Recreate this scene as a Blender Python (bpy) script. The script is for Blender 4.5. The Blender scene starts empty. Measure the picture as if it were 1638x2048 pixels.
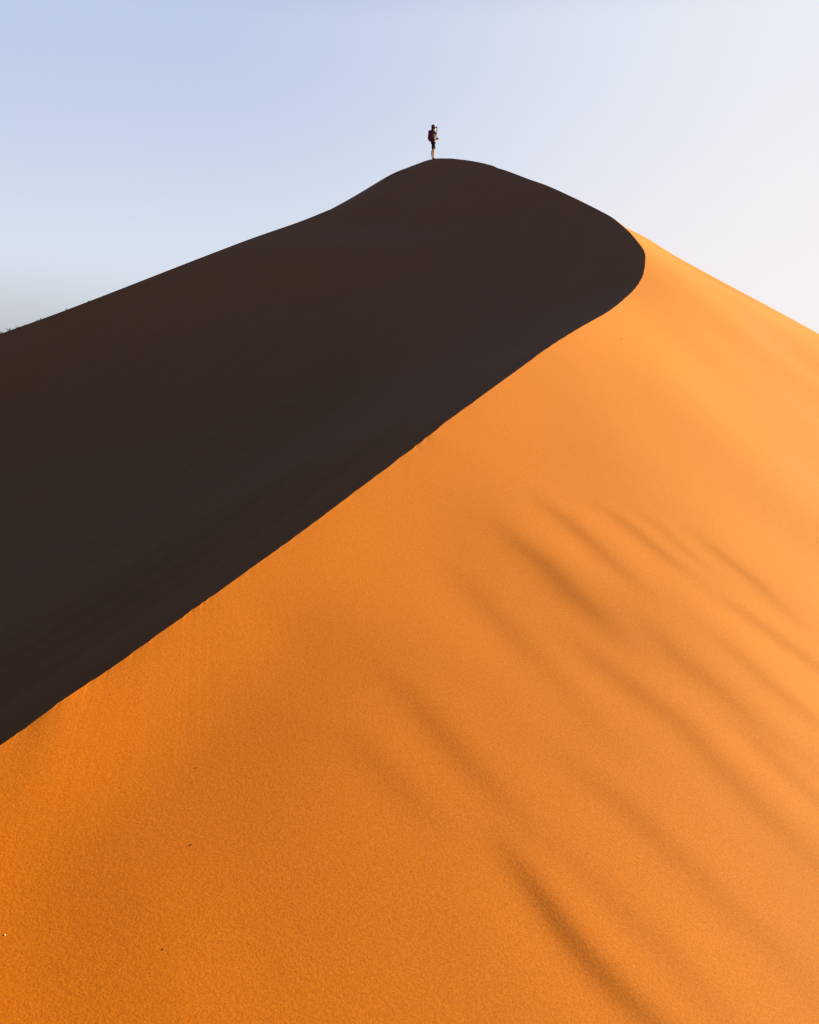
import bpy, bmesh, math, random
import numpy as np
from mathutils import Vector, Matrix

R = math.radians
random.seed(7); rng = np.random.default_rng(11)
scene = bpy.context.scene
COL = scene.collection

# ------------------------------------------------------------------ camera
FPX, CX, CY, HOR = 2000.0, 819.0, 1024.0, 672.0      # focal length and centre in photo pixels
Z0 = 26.0                                            # eye height above the desert plain
PITCH = math.atan2(CY - HOR, FPX)
cam_d = bpy.data.cameras.new("camera"); cam = bpy.data.objects.new("camera", cam_d); COL.objects.link(cam)
cam_d.sensor_fit = 'VERTICAL'; cam_d.sensor_height = 36.0; cam_d.lens = 36.0 * FPX / 2048.0
cam_d.clip_start = 0.05; cam_d.clip_end = 30000
cam.location = (0, 0, Z0); cam.rotation_euler = (math.pi / 2 - PITCH, 0, 0)
scene.camera = cam

# ------------------------------------------------------------------ sun, sky, exposure
SUN_EL, SUN_AZ = R(14.0), R(22.0)                    # azimuth from +X (right) towards +Y (ahead)
S = Vector((math.cos(SUN_EL) * math.cos(SUN_AZ), math.cos(SUN_EL) * math.sin(SUN_AZ), math.sin(SUN_EL)))
sd = bpy.data.lights.new("sun", 'SUN'); sd.energy = 5.0; sd.angle = R(0.5); sd.color = (1.0, 0.85, 0.35)
so = bpy.data.objects.new("sun", sd); COL.objects.link(so)
so.rotation_euler = S.to_track_quat('Z', 'Y').to_euler(); so.location = (60, 24, 60)

world = bpy.data.worlds.new("World"); scene.world = world; world.use_nodes = True
nt = world.node_tree; N = nt.nodes; L = nt.links; N.clear()
out = N.new('ShaderNodeOutputWorld'); bg = N.new('ShaderNodeBackground'); L.new(bg.outputs[0], out.inputs[0])
bg.inputs['Strength'].default_value = 0.1
sky = N.new('ShaderNodeTexSky'); sky.sky_type = 'NISHITA'; sky.sun_disc = False
sky.sun_elevation = SUN_EL; sky.sun_rotation = math.pi / 2 - SUN_AZ
sky.air_density = 1.0; sky.dust_density = 0.3; sky.ozone_density = 2.0; sky.altitude = 600
tc = N.new('ShaderNodeTexCoord'); sep = N.new('ShaderNodeSeparateXYZ'); L.new(tc.outputs['Generated'], sep.inputs[0])
def wmath(op, a, b=None, c=None, clamp=False):
    m = N.new('ShaderNodeMath'); m.operation = op; m.use_clamp = clamp
    for i, v in enumerate((a, b, c)):
        if v is None: continue
        if hasattr(v, 'links'): L.new(v, m.inputs[i])
        else: m.inputs[i].default_value = v
    return m.outputs[0]
def wmix(f, a, b):
    m = N.new('ShaderNodeMix'); m.data_type = 'RGBA'
    for s, v in ((m.inputs['Factor'], f), (m.inputs['A'], a), (m.inputs['B'], b)):
        if hasattr(v, 'links'): L.new(v, s)
        else: s.default_value = v if not isinstance(v, tuple) else (*v, 1)
    return m.outputs['Result']
def wrange(v, a, b):
    m = N.new('ShaderNodeMapRange'); m.interpolation_type = 'SMOOTHSTEP'; L.new(v, m.inputs[0])
    m.inputs[1].default_value = a; m.inputs[2].default_value = b
    return m.outputs[0]
X, Y, Z = sep.outputs
HZ = 10.0 / 2 ** 1.58                                     # dusty air: pale veil low over the sun's half of the horizon
def hz(r, g, b): return (r * HZ, g * HZ, b * HZ)
side = wrange(X, -0.20, 0.42)
low = wmix(side, hz(.73, .79, .87), hz(.94, .88, .885))
high = wmix(side, hz(.52, .61, .81), hz(.84, .86, .91))
veil = wmix(wrange(Z, 0.0, 0.27), low, high)
dust = wmath('MULTIPLY', wmath('SUBTRACT', 1.0, wrange(Z, -0.02, 0.09)), wmath('SUBTRACT', 1.0, wrange(X, -0.42, -0.08)))
veil = wmix(wmath('MULTIPLY', dust, 0.9), veil, hz(.47, .47, .50))
dp = wmath('ADD', wmath('MULTIPLY', X, 0.55), wmath('MULTIPLY', Y, 0.83))
f = wmath('MULTIPLY', wmath('SUBTRACT', 1.0, wrange(Z, 0.27, 0.42)), wrange(dp, 0.14, 0.52))
deep = N.new('ShaderNodeVectorMath'); deep.operation = 'MULTIPLY'; L.new(sky.outputs[0], deep.inputs[0]); deep.inputs[1].default_value = (.04, .05, .19)
clear = N.new('ShaderNodeVectorMath'); clear.operation = 'ADD'; L.new(deep.outputs[0], clear.inputs[0]); clear.inputs[1].default_value = (.085, .185, .58)
L.new(wmix(f, clear.outputs[0], veil), bg.inputs['Color'])

vs = scene.view_settings; vs.view_transform = 'Standard'; vs.look = 'None'; vs.gamma = 1.0; vs.use_curve_mapping = False
vs.exposure = 1.58
scene.render.engine = 'CYCLES'
scene.cycles.max_bounces = 4; scene.cycles.diffuse_bounces = 3

# ------------------------------------------------------------------ helpers
def tag(o, label=None, cat=None, group=None, kind=None):
    for k, v in (('label', label), ('category', cat), ('group', group), ('kind', kind)):
        if v: o[k] = v
    return o
def uv(px, py):
    """direction of a pixel of the photograph as (x/y, z/y) in the world"""
    a, b = (px - CX) / FPX, (CY - py) / FPX
    dy = math.cos(PITCH) + b * math.sin(PITCH); dz = -math.sin(PITCH) + b * math.cos(PITCH)
    return a / dy, dz / dy
def P3(px, py, y):
    u, v = uv(px, py); return np.array((u * y, y, v * y))
def smooth(e0, e1, x):
    t = np.clip((x - e0) / (e1 - e0), 0, 1); return t * t * (3 - 2 * t)

class TPS:
    """thin plate surface through scattered heights"""
    def __init__(s, pts, lam=1e-4):
        p = np.array(pts, float); s.c = p[:, :2]; n = len(p)
        K = s.k(s.c, s.c) + lam * np.diag(np.ones(n))
        A = np.zeros((n + 3, n + 3)); A[:n, :n] = K; A[:n, n] = 1; A[:n, n + 1:] = s.c; A[n, :n] = 1; A[n + 1:, :n] = s.c.T
        s.w = np.linalg.solve(A, np.concatenate([p[:, 2], np.zeros(3)]))
    @staticmethod
    def k(a, b):
        d = ((a[:, None, 0] - b[None, :, 0]) ** 2 + (a[:, None, 1] - b[None, :, 1]) ** 2)
        return d * np.log(d + 1e-9) * 0.5
    def __call__(s, x, y):
        sh = np.shape(x); q = np.stack([np.ravel(x), np.ravel(y)], 1).astype(float); o = np.empty(len(q)); n = len(s.c)
        for i in range(0, len(q), 20000):
            b = q[i:i + 20000]; o[i:i + 20000] = s.k(b, s.c) @ s.w[:n] + s.w[n] + b @ s.w[n + 1:]
        return o.reshape(sh)

# ------------------------------------------------------------------ the crest of the dune
mA = 0.43; x0, y0_ = uv(0, 1490)[0] * 6.0, 6.0
def near_depth(px, py):                              # the near crest runs straight away over the ground
    return (x0 - mA * y0_) / (uv(px, py)[0] - mA)
near = [(-150,1597),(0,1491),(60,1449),(130,1397),(212,1343),(273,1300),(340,1252),(409,1203),(500,1138),(600,1066),(700,991),
        (760,946),(830,893),(900,838),(955,798),(1028,745),(1101,692),(1150,661),(1169,650),(1187,640),(1220,621)]
far = [(1246,600,23.6),(1265,583,24.6),(1279,565,25.5),(1287,549,26.2),(1290,529,27.0),(1291,512,27.8),(1289,501,28.4),(1279,488,29.2),
       (1267,473,30.2),(1256,461,31.2),(1242,449,32.3),(1223,434,33.8),(1205,424,35.0),(1157,400,37.4),(1094,371,40.6),(1060,359,42.0),(1009,340,44.4),
       (994,335.5,45.1),(987,332,45.5),(955,324,47.2),(911,318,49.4),(869,317.5,51.2),(850,322,51.0),(820,335,50.4),(780,357,49.0),
       (740,380,47.4),(700,402,45.8),(650,423,44.2),(600,443,42.8),(500,478,40.6),(400,516,38.8),(300,555,37.5),(200,594,36.6),
       (100,632,36.0),(0,668,35.5),(-150,724,34.5)]
K = [P3(a, b, near_depth(a, b)) for a, b in near] + [P3(*q) for q in far]
back = [np.array(p, float) for p in ((-30, 29, -7.0), (-46, 18, -14), (-62, 0, -21), (-66, -24, -23), (-48, -46, -20), (-30, -42, -15), (-16, -24, -9), (-7.5, -7, -4.8))]
ring = K + back
def resample(P, fine):
    P = np.array(P); n = len(P); outp = []
    for i in range(n):
        p0, p1, p2, p3 = P[i - 1], P[i], P[(i + 1) % n], P[(i + 2) % n]
        t0 = 0; t1 = t0 + np.linalg.norm(p1 - p0) ** .5; t2 = t1 + np.linalg.norm(p2 - p1) ** .5; t3 = t2 + np.linalg.norm(p3 - p2) ** .5
        seg = np.linalg.norm(p2 - p1); m = max(2, int(seg / fine((p1 + p2) / 2)))
        for t in np.linspace(t1, t2, m, endpoint=False):
            A1 = (t1 - t) / (t1 - t0) * p0 + (t - t0) / (t1 - t0) * p1; A2 = (t2 - t) / (t2 - t1) * p1 + (t - t1) / (t2 - t1) * p2
            A3 = (t3 - t) / (t3 - t2) * p2 + (t - t2) / (t3 - t2) * p3
            B1 = (t2 - t) / (t2 - t0) * A1 + (t - t0) / (t2 - t0) * A2; B2 = (t3 - t) / (t3 - t1) * A2 + (t - t1) / (t3 - t1) * A3
            outp.append((t2 - t) / (t2 - t1) * B1 + (t - t1) / (t2 - t1) * B2)
    return np.array(outp)
def fine(p):
    d = np.linalg.norm(p); s = 0.0016 * max(d, 4)
    return s if (p[1] > 3.5 and abs(p[0]) < 0.5 * p[1] + 1) else 0.02 * max(d, 8)
C = resample(ring, fine)
_k = np.hanning(45); _k /= _k.sum(); _S = np.stack([np.convolve(np.pad(C[:, i], 22, 'wrap'), _k, 'valid') for i in range(3)], 1)
_w = (smooth(7, 9, C[:, 1]) * (1 - smooth(30, 33, C[:, 1])) * (C[:, 0] > -3))[:, None]; C = C * (1 - _w) + _S * _w      # rounded shoulder
nC = len(C)
# plan normal pointing outwards (to the sunlit side)
T = np.roll(C, -1, 0) - np.roll(C, 1, 0); T /= np.linalg.norm(T[:, :2], axis=1)[:, None]
NO = np.stack([T[:, 1], -T[:, 0]], 1)
arc = np.concatenate([[0], np.cumsum(np.linalg.norm(np.diff(C, axis=0), axis=1))])
# small scallops and slumps along the lip
def lip(a):
    per = 0.62; ph = (a / per) + 0.35 * np.sin(a * 1.7) + .22 * np.sin(a * 4.1)
    saw = np.abs(np.sin(ph * math.pi)) - 0.5
    amp = 0.016 * smooth(8.5, 12, a0) * (1 - smooth(24, 30, a0)) * (0.55 + .45 * np.sin(a * .9 + 1)) 
    return amp * saw
inview = (C[:, 1] > 3) & (np.abs(C[:, 0]) < .5 * C[:, 1] + 1)
a0 = np.where(inview, np.hypot(C[:, 0], C[:, 1]), 0)
n1 = rng.normal(size=nC); ker = np.hanning(15); n1 = np.convolve(n1, ker / ker.sum(), 'same')
n2 = np.convolve(rng.normal(size=nC), np.hanning(7) / 3, 'same')
off = lip(arc) + 0.005 * n1 * inview + 0.004 * n2 * inview * (1 - smooth(8, 11, a0))
C[:, :2] += NO * off[:, None]

# ------------------------------------------------------------------ two faces: D in shade inside the crest, G in the sun outside it
def crest_sub(step):
    res = []; last = -9
    for i in range(nC):
        if arc[i] - last > step(C[i]): res.append(i); last = arc[i]
    return res
sub = crest_sub(lambda p: 0.09 * max(np.linalg.norm(p), 8))
base = C.copy(); base[:, :2] -= NO * off[:, None]
kn = len(near)
pd = [tuple(base[i]) for i in sub]; pl = list(pd); nh0 = len(pd); ptype = ['c'] * nh0
# slip face floor and back wall (seen at a grazing angle)
_px = [(q[0], q[1], 1 / near_depth(*q)) for q in near] + [(q[0], q[1], 1 / q[2]) for q in far]
FI = TPS([(a / 1000, b / 1000, c) for a, b, c in _px], 1e-5)
DPX = []
for a in range(-100, 1290, 110):
    for b in range(360, 1560, 80):
        if any(math.hypot(a - q[0], b - q[1]) < 45 for q in _px): continue
        ins = False; j = len(_px) - 1                 # inside the crest outline
        for i in range(len(_px)):
            if (_px[i][1] > b) != (_px[j][1] > b) and a < (_px[j][0] - _px[i][0]) * (b - _px[i][1]) / (_px[j][1] - _px[i][1]) + _px[i][0]: ins = not ins
            j = i
        if ins: DPX.append((a, b)); pd.append(tuple(P3(a, b, 1 / float(FI(a / 1000, b / 1000)))))
DPX += [(880, 332), (930, 342), (990, 358), (1060, 385), (835, 350), (960, 380), (1130, 420)]
pd += [(-30, -10, -14), (-40, 5, -16), (-22, 10, -9.5)]

cr_i = lambda a, b: P3(a, b, near_depth(a, b))
# sunlit side: profile away from the near limb
for (a, b) in ((-150,1597),(60,1449),(273,1300),(409,1203),(600,1066),(760,946),(900,838),(1028,745),(1150,661)):
    p = cr_i(a, b); n = np.array((0.919, -0.395)); y = p[1]
    for d in (0.7, 2.2, 5.0, 9.0, 15.0, 24):
        drop = 0.30 * d + 0.10 * d * d / (d + 3.0) + 0.10 * max(d - 6, 0)
        q = p[:2] + n * d
        if q[1] > 14 and d > 6 and q[1] > 18: continue
        pl.append((*q, p[2] - drop)); ptype.append('p')
SIL = ((1262,457.5,35.0),(1290,472.5,36.0),(1350,511,35.8),(1440,560,35.0),(1540,613,34.0),(1638,666,33.0),(1760,730,31.5))
for a, b, y in SIL:
    p = P3(a, b, y); u, v = uv(a, b); pl.append(tuple(p)); ptype.append('s')
    for e, k in ((6, .45), (14, 2.4), (30, 9.0)):
        pl.append((u * (y + e), y + e, v * (y + e) - k)); ptype.append('o')
for i in sub:                                        # behind the summit and the left crest
    p = base[i]; n = NO[i]
    if (p[1] > 36.0) or (p[1] > 20 and p[0] < -2):
        for d in (1.0, 3, 7, 14, 30): pl.append((*(p[:2] + n * d), p[2] - .34 * d - .004 * d * d)); ptype.append('s' if d < 8 else 'o')
pl += [(30, 10, -14), (40, 30, -17), (10, -20, -15), (-10, -50, -22), (60, 60, -28), (60, -30, -28), (20, 90, -24), (-60, 70, -28), (-90, 10, -30), (-80, -60, -30), (-20, -90, -30), (40, -70, -30), (100, 10, -30)]
ptype += ['o'] * (len(pl) - len(ptype))
def to_surface(px, py, F, y=8.0, lo=3.0, hi=60):
    u, v = uv(px, py); ys = np.geomspace(lo, hi, 900); g = F(u * ys, ys) - v * ys
    i = np.argmax(g > 0) if (g > 0).any() else len(ys) - 1
    i = max(i, 1); t = g[i - 1] / (g[i - 1] - g[i] + 1e-12); y = ys[i - 1] + t * (ys[i] - ys[i - 1])
    return np.array((u * y, y))
FD, FL0 = TPS(pd, 1e-2), TPS(pl, 2e-2)
# how squarely each part of the sunlit side faces the sun (cosine), which fixes how steeply it falls there
FACE = [(60,1570,.235),(150,1490,.27),(60,1750,.22),(100,1950,.22),(300,1420,.28),(300,1600,.24),(300,1800,.25),(350,2000,.28),(480,1250,.31),(500,1400,.27),(550,1600,.28),
        (600,1800,.30),(650,2000,.31),(640,1120,.33),(700,1250,.29),(700,1450,.29),(760,1050,.34),(800,1650,.32),(850,1900,.34),(900,920,.36),(900,1100,.32),(900,1300,.33),
        (1000,850,.37),(1000,1000,.35),(1050,1500,.34),(1100,1750,.34),(1100,1980,.35),(1100,780,.39),(1130,900,.39),(1200,1100,.38),(1200,1300,.36),(1200,680,.42),(1260,640,.44),
        (1300,800,.41),(1300,950,.41),(1350,1500,.41),(1350,1750,.42),(1400,1950,.42),(1350,680,.43),(1460,690,.43),(1450,850,.42),(1450,1050,.43),(1450,1250,.40),
        (1600,720,.42),(1600,850,.43),(1600,1000,.44),(1600,1200,.48),(1600,1400,.47),(1600,1600,.47),(1600,1800,.46),(1600,2000,.45)]
class Fit:
    """heights held at some points, slope along the sun's bearing held at others"""
    def __init__(s, pts, wt, gp, gv, gw, lam):
        s.c = np.array(list(map(lambda p: p[:2], pts)) + [tuple(g) for g in gp], float); n = len(s.c); p = np.array(pts, float)
        A = np.hstack([TPS.k(p[:, :2], s.c), np.ones((len(p), 1)), p[:, :2]]) * np.array(wt)[:, None]; r = p[:, 2] * np.array(wt)
        g = np.array(gp); d = np.array((math.cos(SUN_AZ), math.sin(SUN_AZ))); e = .01
        B = np.hstack([(TPS.k(g + e * d, s.c) - TPS.k(g - e * d, s.c)) / (2 * e), np.zeros((len(g), 1)), np.tile(d, (len(g), 1))]) * gw
        P = np.hstack([np.ones((n, 1)), s.c]); Q = np.linalg.qr(P, mode='complete')[0][:, 3:]      # bending energy of the sheet
        ev, U = np.linalg.eigh(Q.T @ TPS.k(s.c, s.c) @ Q); H = np.sqrt(np.maximum(ev, 1e-9))[:, None] * U.T
        M = np.zeros((n + 3, n)); M[:n, :n - 3] = Q; M[n:, n - 3:] = np.eye(3)
        Rg = np.hstack([H * math.sqrt(lam), np.zeros((n - 3, 3))])
        s.w = M @ np.linalg.lstsq(np.vstack([A @ M, B @ M, Rg]), np.concatenate([r, np.array(gv) * gw, np.zeros(n - 3)]), rcond=None)[0]
    __call__ = TPS.__call__; k = staticmethod(TPS.k)
# the shaded side is turned away from the sun everywhere
nk = len([i for i in sub])
for it in range(3):
    gp, gv = [], []
    for a, b in DPX:
        q = to_surface(a, b, FD); e = .2; gx = (FD(q[0] + e, q[1]) - FD(q[0] - e, q[1])) / (2 * e); gy = (FD(q[0], q[1] + e) - FD(q[0], q[1] - e)) / (2 * e)
        nrm = math.sqrt(1 + gx ** 2 + gy ** 2); gp.append(q); gv.append(float((math.sin(SUN_EL) + .13 * nrm) / math.cos(SUN_EL)))
    FD = Fit(pd, [8.0] * nk + [.01] * (len(pd) - nk), gp, gv, 1.0, .3)
ach = []
for a, b in DPX:
    q = to_surface(a, b, FD); e = .2; gx = (FD(q[0] + e, q[1]) - FD(q[0] - e, q[1])) / (2 * e); gy = (FD(q[0], q[1] + e) - FD(q[0], q[1] - e)) / (2 * e)
    ach.append((a, b, round(float(q[1]), 1), round(float((S.z - S.x * gx - S.y * gy) / math.sqrt(1 + gx * gx + gy * gy)), 2), round(math.hypot(gx, gy), 2)))
print("SHADE", ach)
pw = [8.0 if i < nh0 else (5.0 if t == 's' else (.10 if t == 'p' else .5)) for i, t in enumerate(ptype)]
OUTX = [960, 1000, 1060, 1094, 1157, 1205, 1223, 1238] + [q[0] for q in SIL[1:]]; OUTY = [334, 346, 370, 382, 412, 434, 441, 446] + [q[1] for q in SIL[1:]]
FL = FL0; GW, LAM = 3.0, 4.0
for it in range(3):
    gp, gv = [], []
    for a, b, c in FACE:
        c += .03 if a > 600 else .018; q = to_surface(a, b, FL); e = .2; gx = (FL(q[0] + e, q[1]) - FL(q[0] - e, q[1])) / (2 * e); gy = (FL(q[0], q[1] + e) - FL(q[0], q[1] - e)) / (2 * e)
        nrm = math.sqrt(1 + gx ** 2 + gy ** 2); gp.append(q); gv.append(float((math.sin(SUN_EL) - c * nrm) / math.cos(SUN_EL)))
    FL = Fit(pl, pw, gp, gv, GW, LAM)
ach = []
for a, b, c in FACE:
    q = to_surface(a, b, FL); e = .2; gx = (FL(q[0] + e, q[1]) - FL(q[0] - e, q[1])) / (2 * e); gy = (FL(q[0], q[1] + e) - FL(q[0], q[1] - e)) / (2 * e)
    ach.append((a, b, round(float(q[1]), 1), c, round(float((S.z - S.x * gx - S.y * gy) / math.sqrt(1 + gx * gx + gy * gy)), 2)))
print("FACE", ach)

# furrows left by the wind on the sunlit face: pixel path -> path on the base surface
# (pixels, half width in pixels across the dark side, back width in pixels, slope)
FUR = [
 ([(985,1035),(1025,1077),(1093,1135),(1142,1189),(1191,1232),(1240,1282)], 22, 85, .125),
 ([(1050,985),(1090,1012),(1132,1042),(1181,1086),(1230,1135),(1275,1175)], 16, 60, .12),
 ([(1180,1005),(1210,1020),(1254,1047),(1293,1081),(1342,1120),(1380,1150)], 13, 45, .11),
 ([(1240,1008),(1275,1025),(1317,1052),(1371,1101),(1420,1140)], 10, 34, .07),
 ([(1375,1055),(1410,1083),(1454,1120),(1512,1164),(1580,1230)], 10, 40, .10),
 ([(1410,1180),(1460,1210),(1522,1252),(1600,1308),(1700,1385)], 14, 50, .12),
 ([(1400,1255),(1470,1310),(1540,1375),(1600,1425),(1700,1505)], 16, 60, .08),
 ([(1260,1220),(1310,1270),(1360,1325),(1425,1378),(1490,1435),(1570,1500),(1640,1560)], 22, 80, .09),
 ([(1120,1260),(1200,1330),(1290,1400),(1360,1450),(1420,1515),(1500,1600),(1560,1660),(1660,1760)], 26, 80, .10),
 ([(1440,1430),(1502,1479),(1570,1547),(1640,1612),(1720,1690)], 20, 55, .09),
 ([(960,1190),(1030,1260),(1110,1350),(1180,1440),(1230,1500)], 24, 85, .042),
 ([(1110,1490),(1170,1553),(1250,1610),(1319,1679),(1387,1742),(1456,1817),(1530,1874),(1600,1960)], 34, 110, .085),
 ([(985,1660),(1015,1702),(1072,1782),(1135,1868),(1187,1931),(1250,1994),(1330,2070),(1400,2150)], 32, 130, .22),
 ([(1080,1660),(1150,1730),(1215,1794),(1301,1874),(1400,1980),(1480,2080)], 40, 110, .06),
 ([(745,1330),(800,1370),(860,1440),(929,1519),(986,1580),(1050,1650)], 34, 110, .08),
 ([(690,1450),(740,1510),(800,1570),(872,1640)], 40, 110, .05),
 ([(880,1110),(930,1160),(1000,1250),(1060,1330)], 30, 90, .05),
]
furs = []
for path, w, W, sl in FUR:
    q = np.array([to_surface(a, b, FL) for a, b in path])
    # metres per pixel measured across the path on the surface
    mid = path[len(path) // 2]
    a = to_surface(mid[0] - 20, mid[1] + 14, FL); b = to_surface(mid[0] + 20, mid[1] - 14, FL)
    mpp = np.linalg.norm(a - b) / math.hypot(40, 28)
    furs.append((q, w * mpp * .80, W * mpp * .66, sl * .84))
def polydist(x, y, q):
    """signed distance (right of the path positive) and position 0..1 along it"""
    q = np.array(q); seg = np.diff(q, axis=0); ln = np.hypot(*seg.T); cum = np.concatenate([[0], np.cumsum(ln)])
    best = np.full(x.shape, 1e9); sg = np.zeros(x.shape); tt = np.zeros(x.shape)
    for i in range(len(seg)):
        rx, ry = x - q[i, 0], y - q[i, 1]
        t = (rx * seg[i, 0] + ry * seg[i, 1]) / ln[i] ** 2
        lo = -9 if i == 0 else 0; hi = 9 if i == len(seg) - 1 else 1
        t = np.clip(t, lo, hi); dx, dy = rx - t * seg[i, 0], ry - t * seg[i, 1]; d = np.hypot(dx, dy)
        cr = seg[i, 0] * ry - seg[i, 1] * rx
        m = d < best; best[m] = d[m]; sg[m] = np.where(cr[m] > 0, 1, -1); tt[m] = ((cum[i] + t * ln[i]) / cum[-1])[m]
    return best * sg, tt
def furrow_height(x, y):
    h = np.zeros(x.shape)
    for q, w, W, sl in furs:
        c = q.mean(0); r = np.hypot(*(q - c).T).max() + 4 * W
        m = np.hypot(x - c[0], y - c[1]) < r
        if not m.any(): continue
        d, t = polydist(x[m], y[m], q)
        env = smooth(-.12, .40, t) * (1 - smooth(.62, 1.30, t))
        # path runs away from the crest; its sunlit ridge is on the + side (towards the sun)
        g = sl * w * np.tanh(d / w) * np.exp(-(d / W) ** 2)
        h[m] += g * env
    return h

def undul(x, y):
    """soft wind-worked swells of the sunlit side"""
    return (0.030 * np.sin(.55 * x + 0.31 * y + .4) * np.sin(.23 * x - .41 * y + 1.3) + 0.010 * np.sin(1.6 * x + .9 * y + 2.0 + .8 * np.sin(.5 * y)))

# ------------------------------------------------------------------ mesh: rings around a point in the bowl, crest vertices shared exactly
O = np.array((-5.0, 26.0))
dirv = C[:, :2] - O; Rk = np.hypot(*dirv.T); dirv = dirv / Rk[:, None]
# light rings
steps = [0.0]; s = 0.012
while steps[-1] < 150:
    steps.append(steps[-1] + s); s = min(s * 1.05, .034 if steps[-1] < 13 else (0.12 if steps[-1] < 30 else 3.0)) if steps[-1] < 13 else min(s * 1.05, 3.0)
tl = np.array(steps)
XL = O[0] + dirv[:, 0:1] * (Rk[:, None] + tl[None]); YL = O[1] + dirv[:, 1:2] * (Rk[:, None] + tl[None])
ZL = FL(XL, YL)
dz = C[:, 2] - ZL[:, 0]
def sm(v, n=61):
    k = np.hanning(n); k /= k.sum(); return np.convolve(np.concatenate([v[-n:], v, v[:n]]), k, 'same')[n:-n]
ZL += sm(dz)[:, None] * np.exp(-tl / 0.6)[None] + (dz - sm(dz))[:, None] * np.exp(-tl / 0.07)[None]
ZL += (furrow_height(XL, YL) + undul(XL, YL)) * smooth(.0, 2.0, tl)[None]
# the far shoulder rolls over along its skyline
_u = np.array([uv(a, b)[0] for a, b in zip(OUTX, OUTY)]); _v = np.array([uv(a, b)[1] for a, b in zip(OUTX, OUTY)])
_yc = np.array([47, 44.8, 42, 40.6, 37.4, 35, 33.8, 33.5] + [q[2] for q in SIL[1:]])
gu = np.linspace(_u[0] - .1, _u[-1] + .3, 900); gv_ = np.interp(gu, _u, _v); kk = np.hanning(41); kk /= kk.sum()
gv_ = np.where(gu > _u[-1], _v[-1] + (gu - _u[-1]) * (_v[-1] - _v[-2]) / (_u[-1] - _u[-2]), gv_); gvs = np.convolve(np.pad(gv_, 20, 'edge'), kk, 'valid')
uu = XL / np.maximum(YL, 1); yc = np.interp(uu, _u, _yc); vv = np.interp(uu, gu, gvs)
cap = YL * vv - .0016 * (YL - yc) ** 2 - .01
soft = .12; lim = -soft * np.logaddexp(-ZL / soft, -cap / soft)
wgt = smooth(12, 18, YL) * smooth(_u[0] - .02, _u[0] + .02, uu) * smooth(0, .5, tl)[None]
ZL = ZL + (lim - ZL) * wgt
# dark rings
nd = 230; e = (np.linspace(0, 1, nd) ** 1.7)
rho = 1 - e
XD = O[0] + dirv[:, 0:1] * Rk[:, None] * rho[None]; YD = O[1] + dirv[:, 1:2] * Rk[:, None] * rho[None]
ZD = FD(XD, YD); tdist = Rk[:, None] * e[None]
dzd = C[:, 2] - ZD[:, 0]
ZD += sm(dzd)[:, None] * np.exp(-tdist / 0.5) + (dzd - sm(dzd))[:, None] * np.exp(-tdist / 0.1)
# slumps and wind streaks in the shaded face
DST = [([(-60,965),(150,940),(330,900),(500,830),(650,740)], 26, 90, -.10)]
for path, w, W, sl in DST:
    q = np.array([to_surface(a, b, FD) for a, b in path]); mid = path[len(path) // 2]
    a = to_surface(mid[0], mid[1] + 14, FD); b = to_surface(mid[0], mid[1] - 14, FD); mpp = min(np.linalg.norm(a - b) / 28, .03)
    d, t = polydist(XD, YD, q)
    ZD += sl * w * mpp * np.tanh(d / (w * mpp)) * np.exp(-(d / (W * mpp)) ** 2) * smooth(0, .2, t) * (1 - smooth(.75, 1.0, t))
qd = XD * .92 - YD * .395; ld = XD * .395 + YD * .92
ZD += 1.5 * (.035 * np.sin(1.5 * qd + 1.1 * np.sin(.23 * ld)) * np.sin(.16 * ld + .5) + .010 * np.sin(4.6 * qd + 1.7 * np.sin(.31 * ld + 1)) * np.sin(.4 * ld) ** 2 + .004 * np.sin(11 * qd + 2 * np.sin(.5 * ld))) * smooth(.3, 2, tdist)
nl = len(tl)
V = np.concatenate([np.stack([XL, YL, ZL + Z0], 2).reshape(-1, 3), np.stack([XD, YD, ZD + Z0], 2).reshape(-1, 3)])
def quads(nr, o, flip):
    i = np.arange(nC)[:, None]; j = np.arange(nr - 1)[None]; i2 = (i + 1) % nC
    a, b, c, d = o + i * nr + j, o + i2 * nr + j, o + i2 * nr + j + 1, o + i * nr + j + 1
    a, b, c, d = np.broadcast_arrays(a, b, c, d)
    return np.stack([a, d, c, b] if flip else [a, b, c, d], 2).reshape(-1, 4)
F = np.concatenate([quads(nl, 0, True), quads(nd, nC * nl, False)])
me = bpy.data.meshes.new("dune"); me.vertices.add(len(V)); me.vertices.foreach_set("co", V.astype(np.float32).ravel())
me.loops.add(F.size); me.loops.foreach_set("vertex_index", F.astype(np.int32).ravel())
me.polygons.add(len(F)); me.polygons.foreach_set("loop_start", np.arange(0, F.size, 4, dtype=np.int32)); me.polygons.foreach_set("loop_total", np.full(len(F), 4, np.int32))
me.polygons.foreach_set("use_smooth", np.ones(len(F), bool)); me.update(calc_edges=True)
print("DUNE verts", len(V), "nC", nC, "nl", nl)
nz = np.empty(len(F) * 3, np.float32); me.polygons.foreach_get("normal", nz); print("mean nz", nz.reshape(-1, 3)[:, 2].mean())
dune = bpy.data.objects.new("dune", me); COL.objects.link(dune); tag(dune, kind='structure')

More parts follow.
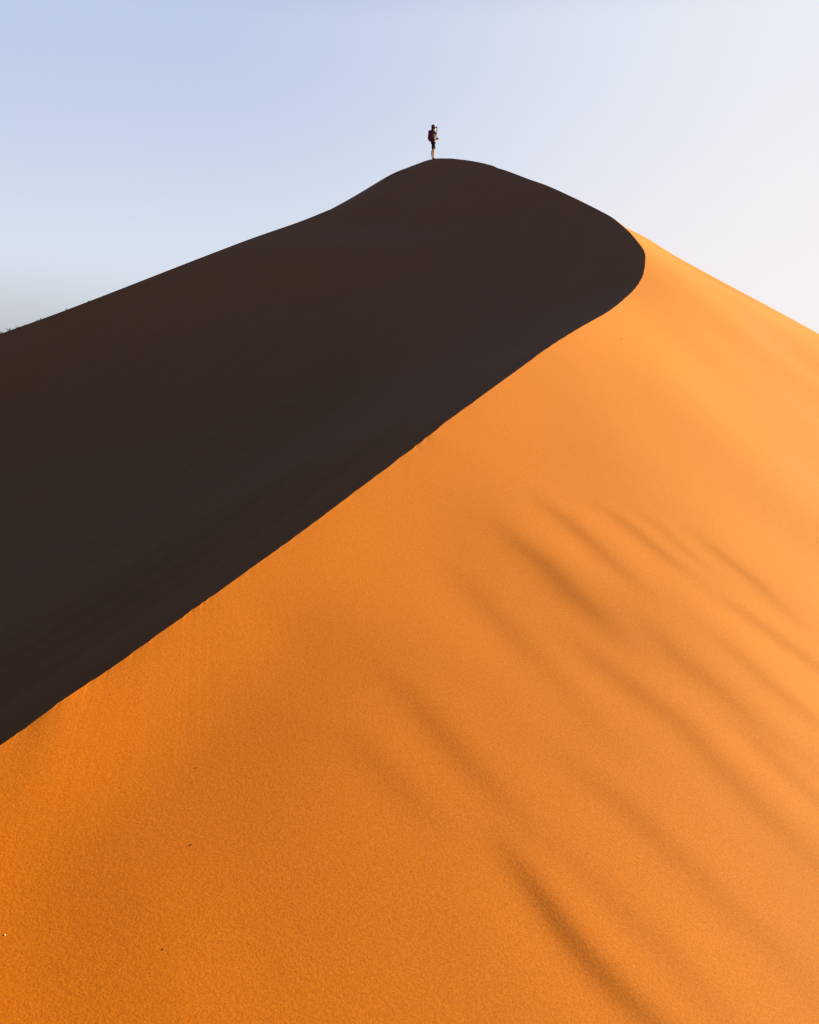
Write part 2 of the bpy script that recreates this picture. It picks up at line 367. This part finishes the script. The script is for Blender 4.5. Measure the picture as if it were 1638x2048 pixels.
# ------------------------------------------------------------------ materials
def mat(name, rgb, rough=.8, spec=.3):
    m = bpy.data.materials.new(name); m.use_nodes = True; b = m.node_tree.nodes['Principled BSDF']
    b.inputs['Base Color'].default_value = (*rgb, 1); b.inputs['Roughness'].default_value = rough; b.inputs['Specular IOR Level'].default_value = spec
    nz_ = m.node_tree.nodes.new('ShaderNodeTexNoise'); nz_.inputs['Scale'].default_value = 60
    mx = m.node_tree.nodes.new('ShaderNodeMix'); mx.data_type = 'RGBA'; mx.inputs['A'].default_value = (*[c * .8 for c in rgb], 1); mx.inputs['B'].default_value = (*[min(1, c * 1.2) for c in rgb], 1)
    m.node_tree.links.new(nz_.outputs[0], mx.inputs['Factor']); m.node_tree.links.new(mx.outputs['Result'], b.inputs['Base Color'])
    return m
def sand_material():
    m = bpy.data.materials.new("sand"); m.use_nodes = True; t = m.node_tree; N = t.nodes; L = t.links
    b = N['Principled BSDF']; geo = N.new('ShaderNodeNewGeometry'); pos = geo.outputs['Position']
    def noise(scale, detail=2, rough=.5, vec=pos):
        n = N.new('ShaderNodeTexNoise'); n.inputs['Scale'].default_value = scale; n.inputs['Detail'].default_value = detail
        n.inputs['Roughness'].default_value = rough; L.new(vec, n.inputs['Vector']); return n.outputs[0]
    def mp(v, a, b_, c, d):
        r = N.new('ShaderNodeMapRange'); L.new(v, r.inputs[0])
        for i, q in enumerate((a, b_, c, d)): r.inputs[i + 1].default_value = q
        return r.outputs[0]
    def mix(f, A, B, mode='MIX'):
        x = N.new('ShaderNodeMix'); x.data_type = 'RGBA'; x.blend_type = mode
        for s_, v in ((x.inputs['Factor'], f), (x.inputs['A'], A), (x.inputs['B'], B)):
            if hasattr(v, 'links'): L.new(v, s_)
            elif isinstance(v, tuple): s_.default_value = (*v, 1)
            else: s_.default_value = v
        return x.outputs['Result']
    grain = noise(75, 2, .7); clump = noise(34, 3, .65); patch = noise(.35, 3, .5)
    col = mix(mp(patch, .3, .7, 0, 1), (.56, .145, .001), (.59, .158, .003))
    # sun glow and haze painted into the sand: paler rightward and with distance
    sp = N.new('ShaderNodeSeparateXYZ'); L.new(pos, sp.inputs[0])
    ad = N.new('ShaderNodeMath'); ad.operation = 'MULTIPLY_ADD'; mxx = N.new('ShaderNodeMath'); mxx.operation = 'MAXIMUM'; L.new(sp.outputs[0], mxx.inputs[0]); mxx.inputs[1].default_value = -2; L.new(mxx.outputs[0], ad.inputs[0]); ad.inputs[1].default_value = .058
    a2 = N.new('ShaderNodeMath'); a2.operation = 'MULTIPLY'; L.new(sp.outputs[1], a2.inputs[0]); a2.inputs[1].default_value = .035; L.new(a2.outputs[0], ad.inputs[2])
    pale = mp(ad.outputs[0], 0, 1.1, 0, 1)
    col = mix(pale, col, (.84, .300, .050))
    col = mix(mp(grain, .36, .66, .0, 1), mix(1.0, col, (.85, .82, .76), 'MULTIPLY'), mix(1.0, col, (1.08, 1.09, 1.14), 'MULTIPLY'))
    spark = noise(230, 0)
    col = mix(mp(spark, .86, .88, 0, .8), col, (.9, .8, .6))
    L.new(col, b.inputs['Base Color'])
    b.inputs['Roughness'].default_value = .85; b.inputs['Specular IOR Level'].default_value = .16; b.inputs['Diffuse Roughness'].default_value = .6
    bp = N.new('ShaderNodeBump'); bp.inputs['Strength'].default_value = .5; bp.inputs['Distance'].default_value = .0055
    L.new(mix(.55, grain, clump), bp.inputs['Height']); L.new(bp.outputs[0], b.inputs['Normal'])
    return m
SAND = sand_material(); me.materials.append(SAND)

# the desert plain
bm = bmesh.new(); bmesh.ops.create_grid(bm, x_segments=60, y_segments=60, size=14000)
for v in bm.verts: v.co.z = 0
gm = bpy.data.meshes.new("ground"); bm.to_mesh(gm); bm.free(); gm.materials.append(mat('gravel_plain', (.13, .078, .045), .9, .1))
ground = bpy.data.objects.new("ground", gm); COL.objects.link(ground); tag(ground, kind='structure')

# low hills far out on the plain, showing at the left edge
bm = bmesh.new(); hv = []
for i in range(60):
    xx = -3600 + i * 42; hh = (22 + 9 * math.sin(i * .7) + 6 * math.sin(i * 1.9)) * (1 - smooth(-1250, -1178, xx)) 
    hv.append([bm.verts.new((xx, 3000 - 260, -1)), bm.verts.new((xx, 3000 - 90, hh * .6)), bm.verts.new((xx, 3000, hh + Z0 * .9 * (1 - smooth(-1250, -1178, xx)))), bm.verts.new((xx, 3320, -1))])
for a, b in zip(hv, hv[1:]):
    for k in range(3): bm.faces.new((a[k], b[k], b[k + 1], a[k + 1]))
hm = bpy.data.meshes.new("hill"); bm.to_mesh(hm); bm.free(); hm.materials.append(mat('hill_rock', (.05, .055, .08), .9, .0))
hill = bpy.data.objects.new("hill", hm); COL.objects.link(hill); tag(hill, kind='structure')

# ------------------------------------------------------------------ small helpers for objects
def link(name, me_, m, parent=None, smoothed=True):
    if smoothed: me_.polygons.foreach_set("use_smooth", np.ones(len(me_.polygons), bool))
    me_.materials.clear(); me_.materials.append(m)
    o = bpy.data.objects.new(name, me_); COL.objects.link(o); o.parent = parent; return o
def empty(name, loc, rz=0):
    o = bpy.data.objects.new(name, None); COL.objects.link(o); o.location = loc; o.rotation_euler = (0, 0, rz); o.empty_display_size = .1; return o
def baked(me_, mods):
    o = bpy.data.objects.new("tmp", me_); COL.objects.link(o)
    for typ, kw in mods:
        md = o.modifiers.new(typ, typ)
        for k, v in kw.items(): setattr(md, k, v)
    dg = bpy.context.evaluated_depsgraph_get(); r = bpy.data.meshes.new_from_object(o.evaluated_get(dg)); bpy.data.objects.remove(o); return r
def skinned(chains, voxel=None, sub=2, root=0):
    """chains: lists of (x, y, z, r) joints; equal points are shared"""
    pts, idx, edges = [], {}, []
    for ch in chains:
        prev = None
        for p in ch:
            k = tuple(round(c, 4) for c in p[:3])
            if k not in idx: idx[k] = len(pts); pts.append(p)
            if prev is not None and prev != idx[k]: edges.append((prev, idx[k]))
            prev = idx[k]
    m = bpy.data.meshes.new("skin"); m.from_pydata([p[:3] for p in pts], edges, [])
    o = bpy.data.objects.new("tmp", m); COL.objects.link(o); md = o.modifiers.new("skin", 'SKIN'); md.use_smooth_shade = True
    for i, p in enumerate(pts):
        r = p[3]; m.skin_vertices[0].data[i].radius = (r, r) if not isinstance(r, tuple) else r
        m.skin_vertices[0].data[i].use_root = i == root
    if sub: sb = o.modifiers.new("sub", 'SUBSURF'); sb.levels = sub; sb.render_levels = sub
    if voxel: rm = o.modifiers.new("rm", 'REMESH'); rm.mode = 'VOXEL'; rm.voxel_size = voxel; rm.use_smooth_shade = True; sm_ = o.modifiers.new("sm", 'SMOOTH'); sm_.iterations = 4
    dg = bpy.context.evaluated_depsgraph_get(); r = bpy.data.meshes.new_from_object(o.evaluated_get(dg)); bpy.data.objects.remove(o); return r
def loft(bm, rings, n=24, sq=2.0, cap=True):
    """rings: (cx, cy, cz, rx, ry[, tilt]) superellipse sections"""
    L_ = []
    for g in rings:
        cx, cy, cz, rx, ry = g[:5]; row = []
        for i in range(n):
            a = 2 * math.pi * i / n; c, s_ = math.cos(a), math.sin(a)
            row.append(bm.verts.new((cx + rx * math.copysign(abs(c) ** (2 / sq), c), cy + ry * math.copysign(abs(s_) ** (2 / sq), s_), cz)))
        L_.append(row)
    for a, b in zip(L_, L_[1:]):
        for i in range(n): bm.faces.new((a[i], a[(i + 1) % n], b[(i + 1) % n], b[i]))
    if cap: bm.faces.new(L_[0][::-1]); bm.faces.new(L_[-1])
def bm_mesh(bm, name="m"):
    bmesh.ops.recalc_face_normals(bm, faces=bm.faces); m = bpy.data.meshes.new(name); bm.to_mesh(m); bm.free(); return m

# ------------------------------------------------------------------ the hiker on the summit, facing right
PY = 51.0
foot = P3(866.5, 318.3, PY); foot[2] += Z0 - .02
SKIN = mat('skin', (.28, .12, .07), .55, .35); HAIR = mat('hair', (.13, .065, .03), .6, .3); CLOTH = mat('shirt_cloth', (.36, .22, .21), .9, .1)
BLACK = mat('black_cloth', (.012, .012, .014), .9, .1); BURG = mat('burgundy_nylon', (.34, .045, .035), .6, .3); DARK = mat('dark_webbing', (.02, .015, .018), .7, .2)
SHOE = mat('shoe_leather', (.06, .035, .025), .7, .2); CAMB = mat('black_plastic', (.012, .012, .013), .35, .5); EYE = mat('eye', (.05, .03, .02), .2, .5)
FACING = R(8)
person = empty('person', foot, FACING)
tag(person, 'person in black shorts standing on the dune summit, one hand raised to the brow', 'person')
def fingers(palm, d, up, n_):
    """five finger chains leaving the palm: direction d, curl towards n_, spread along up"""
    d, up, n_ = (np.array(v, float) for v in (d, up, n_)); palm = np.array(palm, float); outc = []
    for k, (o_, ln) in enumerate(((-.030, .060), (-.010, .072), (.010, .078), (.028, .070))):
        a = palm + up * o_ + d * .035; b = a + d * ln * .5 + n_ * .006; c = b + d * ln * .4 + n_ * .022
        outc.append([(*palm, .022), (*a, .011), (*b, .0095), (*c, .008)])
    t0 = palm + up * .03 - d * .005; t1 = t0 + up * .022 + d * .025 + n_ * .012; t2 = t1 + d * .028 + n_ * .016
    outc.append([(*palm, .022), (*t0, .013), (*t1, .011), (*t2, .009)])
    return outc
pel = (0, 0, .95, .095)
nearpalm, farpalm = (.175, -.085, 1.575), (.165, .085, 1.045)
chains = [[pel, (-.01, 0, 1.10, .09), (-.015, 0, 1.28, .10), (0, 0, 1.42, .062), (.015, 0, 1.49, .05), (.035, 0, 1.575, .078), (.035, 0, 1.66, .086), (.03, 0, 1.70, .06)],
          [(.035, 0, 1.575, .078), (.105, 0, 1.555, .032)], [(.035, 0, 1.66, .086), (.12, 0, 1.625, .016), (.135, 0, 1.60, .012)],
          [pel, (0, -.085, .88, .085), (-.02, -.09, .68, .068), (-.045, -.09, .50, .050), (-.085, -.09, .33, .050), (-.075, -.09, .12, .031), (-.06, -.09, .05, .034), (.05, -.10, .028, .028), (.10, -.105, .022, .022)],
          [pel, (0, .085, .88, .085), (.03, .095, .68, .068), (.045, .10, .50, .050), (.015, .10, .33, .050), (.03, .10, .12, .031), (.03, .10, .05, .034), (.14, .11, .028, .028), (.19, .115, .022, .022)],
          [(0, 0, 1.42, .062), (-.01, -.13, 1.405, .058), (.0, -.185, 1.37, .052), (.075, -.215, 1.30, .042), (.135, -.225, 1.245, .038), (.165, -.18, 1.36, .034), (.18, -.12, 1.49, .025), (*nearpalm, .022)],
          [(0, 0, 1.42, .062), (-.01, .13, 1.405, .058), (-.01, .185, 1.37, .052), (-.03, .235, 1.24, .042), (-.02, .25, 1.11, .038), (.06, .21, 1.07, .032), (.13, .14, 1.048, .025), (*farpalm, .022)]]
chains += fingers(nearpalm, (-.25, .55, .75), (.6, -.3, .45), (-.3, .6, -.2)) + fingers(farpalm, (.55, -.8, .05), (0.1, .1, .95), (-.2, -.8, 0))
body = link('body', skinned(chains), SKIN, person)
for sy in (-1, 1):
    bm = bmesh.new(); bmesh.ops.create_uvsphere(bm, u_segments=10, v_segments=8, radius=.012); bmesh.ops.translate(bm, verts=bm.verts, vec=(.112, sy * .033, 1.645)); link('eye', bm_mesh(bm), EYE, person)
    link('ear', skinned([[(.03, sy * .080, 1.60, .010), (.025, sy * .088, 1.625, .014), (.022, sy * .090, 1.65, .012)]], sub=1), SKIN, person)
# long hair: cap of hair and a fall down the back
bm = bmesh.new(); bmesh.ops.create_uvsphere(bm, u_segments=24, v_segments=16, radius=1)
for v in bm.verts: v.co = Vector((-.006 + v.co.x * .106, v.co.y * .096, 1.672 + v.co.z * .098))
loft(bm, [(-.075, 0, 1.27, .018, .035), (-.085, 0, 1.36, .032, .06), (-.08, 0, 1.46, .040, .075), (-.055, 0, 1.56, .055, .085), (-.04, 0, 1.66, .07, .09)], 20)
loft(bm, [(.035, -.10, 1.30, .010, .012), (.02, -.10, 1.38, .020, .022), (-.01, -.085, 1.48, .028, .028), (-.03, -.065, 1.60, .03, .03)], 14)
link('hair', baked(bm_mesh(bm), [('REMESH', dict(mode='VOXEL', voxel_size=.009)), ('SMOOTH', dict(iterations=3))]), HAIR, person)
# shirt: loose, its sunlit front painted as a separate cream panel
bm = bmesh.new()
loft(bm, [(0, 0, .86, .135, .19), (.0, 0, .93, .13, .185), (-.01, 0, 1.06, .115, .165), (-.015, 0, 1.2, .125, .175), (-.01, 0, 1.33, .125, .185), (-.005, 0, 1.40, .10, .15), (.0, 0, 1.445, .07, .075)], sq=2.3)
for sy in (-1, 1):
    e = ((.085, -.222, 1.285) if sy < 0 else (-.035, .24, 1.225)); s0 = Vector((-.005, sy * .14, 1.37)); d_ = Vector(e) - s0
    q = d_.to_track_quat('Z', 'Y').to_matrix().to_4x4(); q.translation = s0
    bm2 = bmesh.new(); loft(bm2, [(0, 0, -.05, .06, .06), (0, 0, 0, .072, .072), (0, 0, d_.length * .6, .062, .066), (0, 0, d_.length * 1.05, .060, .062)], 18)
    bmesh.ops.transform(bm2, matrix=q, verts=bm2.verts); mm = bpy.data.meshes.new("x"); bm2.to_mesh(mm); bm2.free(); bm.from_mesh(mm)
link('shirt', baked(bm_mesh(bm), [('REMESH', dict(mode='VOXEL', voxel_size=.012)), ('SMOOTH', dict(iterations=4))]), CLOTH, person)
bm = bmesh.new(); loft(bm, [(.115, 0, .90, .035, .085), (.112, 0, 1.02, .030, .09), (.105, 0, 1.18, .033, .085), (.095, 0, 1.33, .030, .07), (.06, 0, 1.41, .02, .045)], 18, 2.2)
link('lit_shirt_front', bm_mesh(bm), mat('lit_shirt_cream', (.62, .55, .42), .9, .1), person)  # sunlight on the shirt front, put into a cream colour
bm = bmesh.new()
loft(bm, [(0, 0, .80, .125, .18), (0, 0, .87, .128, .182), (0, 0, .96, .118, .17)], sq=2.3)
loft(bm, [(-.025, -.092, .545, .086, .088), (-.015, -.09, .70, .092, .092), (0, -.085, .86, .10, .095)], 20)
loft(bm, [(.045, .095, .545, .086, .088), (.03, .095, .70, .092, .092), (0, .085, .86, .10, .095)], 20)
link('shorts', baked(bm_mesh(bm), [('REMESH', dict(mode='VOXEL', voxel_size=.012)), ('SMOOTH', dict(iterations=3))]), BLACK, person)
for xo, yo in ((-.06, -.095), (.03, .105)):
    link('shoe', skinned([[(xo - .03, yo, .04, .042), (xo + .05, yo, .036, .042), (xo + .13, yo, .028, .036), (xo + .17, yo, .026, .024)], [(xo - .03, yo, .04, .042), (xo - .02, yo, .10, .044)]], sub=2), SHOE, person)

# backpack worn on the shoulders
pack = empty('backpack', foot, FACING); tag(pack, 'burgundy backpack worn on the back of the person on the summit', 'backpack')
bm = bmesh.new(); loft(bm, [(-.155, 0, .91, .035, .10), (-.165, 0, .94, .055, .135), (-.19, 0, 1.05, .073, .15), (-.20, 0, 1.20, .078, .15), (-.195, 0, 1.34, .075, .14), (-.185, 0, 1.42, .055, .12), (-.18, 0, 1.445, .03, .09)], 28, 3.0)
link('pack_body', bm_mesh(bm), BURG, pack)
bm = bmesh.new(); loft(bm, [(-.235, 0, .99, .025, .09), (-.25, 0, 1.03, .032, .115), (-.262, 0, 1.14, .032, .115), (-.255, 0, 1.20, .025, .10)], 24, 3.0); link('front_pocket', bm_mesh(bm), BURG, pack)
bm = bmesh.new(); loft(bm, [(-.19, 0, 1.395, .080, .145), (-.19, 0, 1.43, .078, .14), (-.185, 0, 1.46, .05, .11)], 24, 3.0); link('lid', bm_mesh(bm), BURG, pack)
for sy in (-1, 1):
    link('shoulder_strap', skinned([[(-.13, sy * .09, 1.40, (.010, .024)), (-.06, sy * .105, 1.445, (.010, .026)), (.03, sy * .11, 1.43, (.010, .026)), (.105, sy * .115, 1.33, (.010, .026)), (.125, sy * .125, 1.20, (.010, .022)), (.08, sy * .165, 1.08, (.008, .014)), (-.04, sy * .185, 1.0, (.008, .012)), (-.14, sy * .14, .98, (.008, .012))]], sub=1), DARK, pack)
bm = bmesh.new(); loft(bm, [(-.01, 0, .955, .150, .20), (-.01, 0, .995, .148, .197)], 28, 2.3, cap=False)
link('hip_belt', baked(bm_mesh(bm), [('SOLIDIFY', dict(thickness=.008))]), DARK, pack)

# camera held at the waist
ph = empty('camera', foot + np.array((.20 * math.cos(FACING), .20 * math.sin(FACING), 1.05)), FACING)
tag(ph, 'black camera held at the waist of the person on the summit', 'camera')
def box(sx, sy, sz, c=(0, 0, 0), bev=.006):
    bm = bmesh.new(); bmesh.ops.create_cube(bm, size=1); bmesh.ops.scale(bm, vec=(sx, sy, sz), verts=bm.verts); bmesh.ops.bevel(bm, geom=bm.edges[:], offset=bev, segments=2, affect='EDGES'); bmesh.ops.translate(bm, vec=c, verts=bm.verts); return bm
link('camera_body', bm_mesh(box(.05, .135, .095)), CAMB, ph, False); link('viewfinder', bm_mesh(box(.045, .05, .03, (0, 0, .058))), CAMB, ph, False)
bm = bmesh.new(); bmesh.ops.create_cone(bm, cap_ends=True, segments=24, radius1=.036, radius2=.040, depth=.05); bmesh.ops.rotate(bm, matrix=Matrix.Rotation(math.pi / 2, 3, 'Y'), verts=bm.verts); bmesh.ops.translate(bm, vec=(.045, 0, 0), verts=bm.verts)
link('lens', bm_mesh(bm), CAMB, ph)
link('neck_strap', skinned([[(-.01, -.066, .03, .006), (-.06, -.095, .22, .006), (-.14, -.095, .36, .006), (-.215, -.06, .425, .006), (-.26, 0, .435, .006), (-.215, .06, .425, .006), (-.14, .095, .36, .006), (-.06, .095, .22, .006), (-.01, .066, .03, .006)]], sub=1), DARK, ph)

# ------------------------------------------------------------------ dry tufts on the left crest
STRAW = mat('dry_stalk', (.30, .26, .20), .9, .1)
def tuft(h, n, spread):
    bm = bmesh.new()
    for k in range(n):
        a = random.uniform(0, 6.28); r = random.uniform(0, spread * .25); x_, y_ = r * math.cos(a), r * math.sin(a); hh = h * random.uniform(.45, 1); lean = random.uniform(.1, .8) * spread; w = .006
        b_ = random.uniform(0, 6.28); prev = None
        for j in range(5):
            t = j / 4; c = (x_ + lean * t * t * math.cos(a), y_ + lean * t * t * math.sin(a), hh * (t - .18 * t * t) - .02); ww = w * (1 - .8 * t)
            row = [bm.verts.new((c[0] + ww * math.cos(b_ + q), c[1] + ww * math.sin(b_ + q), c[2])) for q in (0, 2.1, 4.2)]
            if prev:
                for q in range(3): bm.faces.new((prev[q], prev[(q + 1) % 3], row[(q + 1) % 3], row[q]))
            prev = row
    return bm_mesh(bm, "tuft")
def crest_at(px):
    us = C[:, 0] / np.maximum(C[:, 1], .1); ok = (C[:, 1] > 30) & (C[:, 0] < 0); i = np.where(ok)[0][np.argmin(np.abs(us[ok] - uv(px, 650)[0]))]; return C[i]
TUFTS = [(18, .18, 22, .22, 'widest dry grass tuft, nearest the left edge of the photo on the far crest'),
         (31, .15, 12, .12, 'dark upright dry tuft just right of the widest tuft on the left crest'),
         (36, .13, 16, .12, 'low dry tuft touching the right side of the dark upright tuft on the crest'),
         (49, .10, 9, .10, 'very sparse low tuft midway along the row of tufts on the left crest'),
         (72, .15, 8, .14, 'thin sparse tuft with faint stalks beside the leaning tuft on the left crest'),
         (80, .20, 7, .12, 'tall thin leaning tuft of dry stalks on the left crest'),
         (134, .20, 7, .16, 'lone faint tuft standing well apart, between the row and the last tuft'),
         (179, .13, 9, .08, 'small dark tuft highest up the left crest, rightmost of all tufts')]
for px_, h, n_, sp_, lb in TUFTS:
    c = crest_at(px_); o = link('grass_tuft', tuft(h, n_, sp_), STRAW, smoothed=False); o.location = (c[0] + .02, c[1] - .05, c[2] + Z0 - .02); tag(o, lb, 'grass tuft', 'dry grass tufts along the far left crest')

# ------------------------------------------------------------------ loose pebbles on the sunlit slope
dgc = bpy.context.evaluated_depsgraph_get()
def on_dune(px, py):
    u, v = uv(px, py); d = Vector((u, 1, v)).normalized(); ok, loc, nrm, ix = dune.ray_cast(Vector((0, 0, Z0)), d); return loc, nrm
PEB = [(382, 1690, .0048, (.06, .035, .02), 'small dark pebble with a pale side on the lower left sunlit sand'), (391, 1536, .0035, (.07, .035, .02), 'tiny dark pebble above the larger pebble on the lower left sand'),
       (326, 1899, .0042, (.07, .06, .02), 'dark olive pebble lowest on the sunlit sand'), (1243, 678, .011, (.10, .05, .03), 'dark pebble on the sand just below the rounded shoulder of the crest'),
       (10, 1870, .004, (.70, .62, .50), 'pale whitish pebble at the left edge of the sunlit sand')]
for px_, py_, r_, c_, lb in PEB:
    loc, nrm = on_dune(px_, py_); bm = bmesh.new(); bmesh.ops.create_icosphere(bm, subdivisions=3, radius=r_)
    for v in bm.verts:
        k = 1 + .18 * math.sin(v.co.x / r_ * 2.3 + px_) * math.cos(v.co.y / r_ * 1.9) + .1 * math.sin(v.co.z / r_ * 4 + py_); v.co *= k; v.co.z *= .7; v.co.x *= 1.25
    o = link('pebble', bm_mesh(bm), mat('pebble_stone', c_, .8, .2)); o.location = loc + Vector((0, 0, r_ * .25)); o.rotation_euler = (0, 0, px_ * .1); tag(o, lb, 'pebble', 'pebbles on the sunlit sand')

for o in (person, pack, ph): o.scale = (.922,) * 3
ph.location = foot + .922 * (np.array(ph.location) - foot)
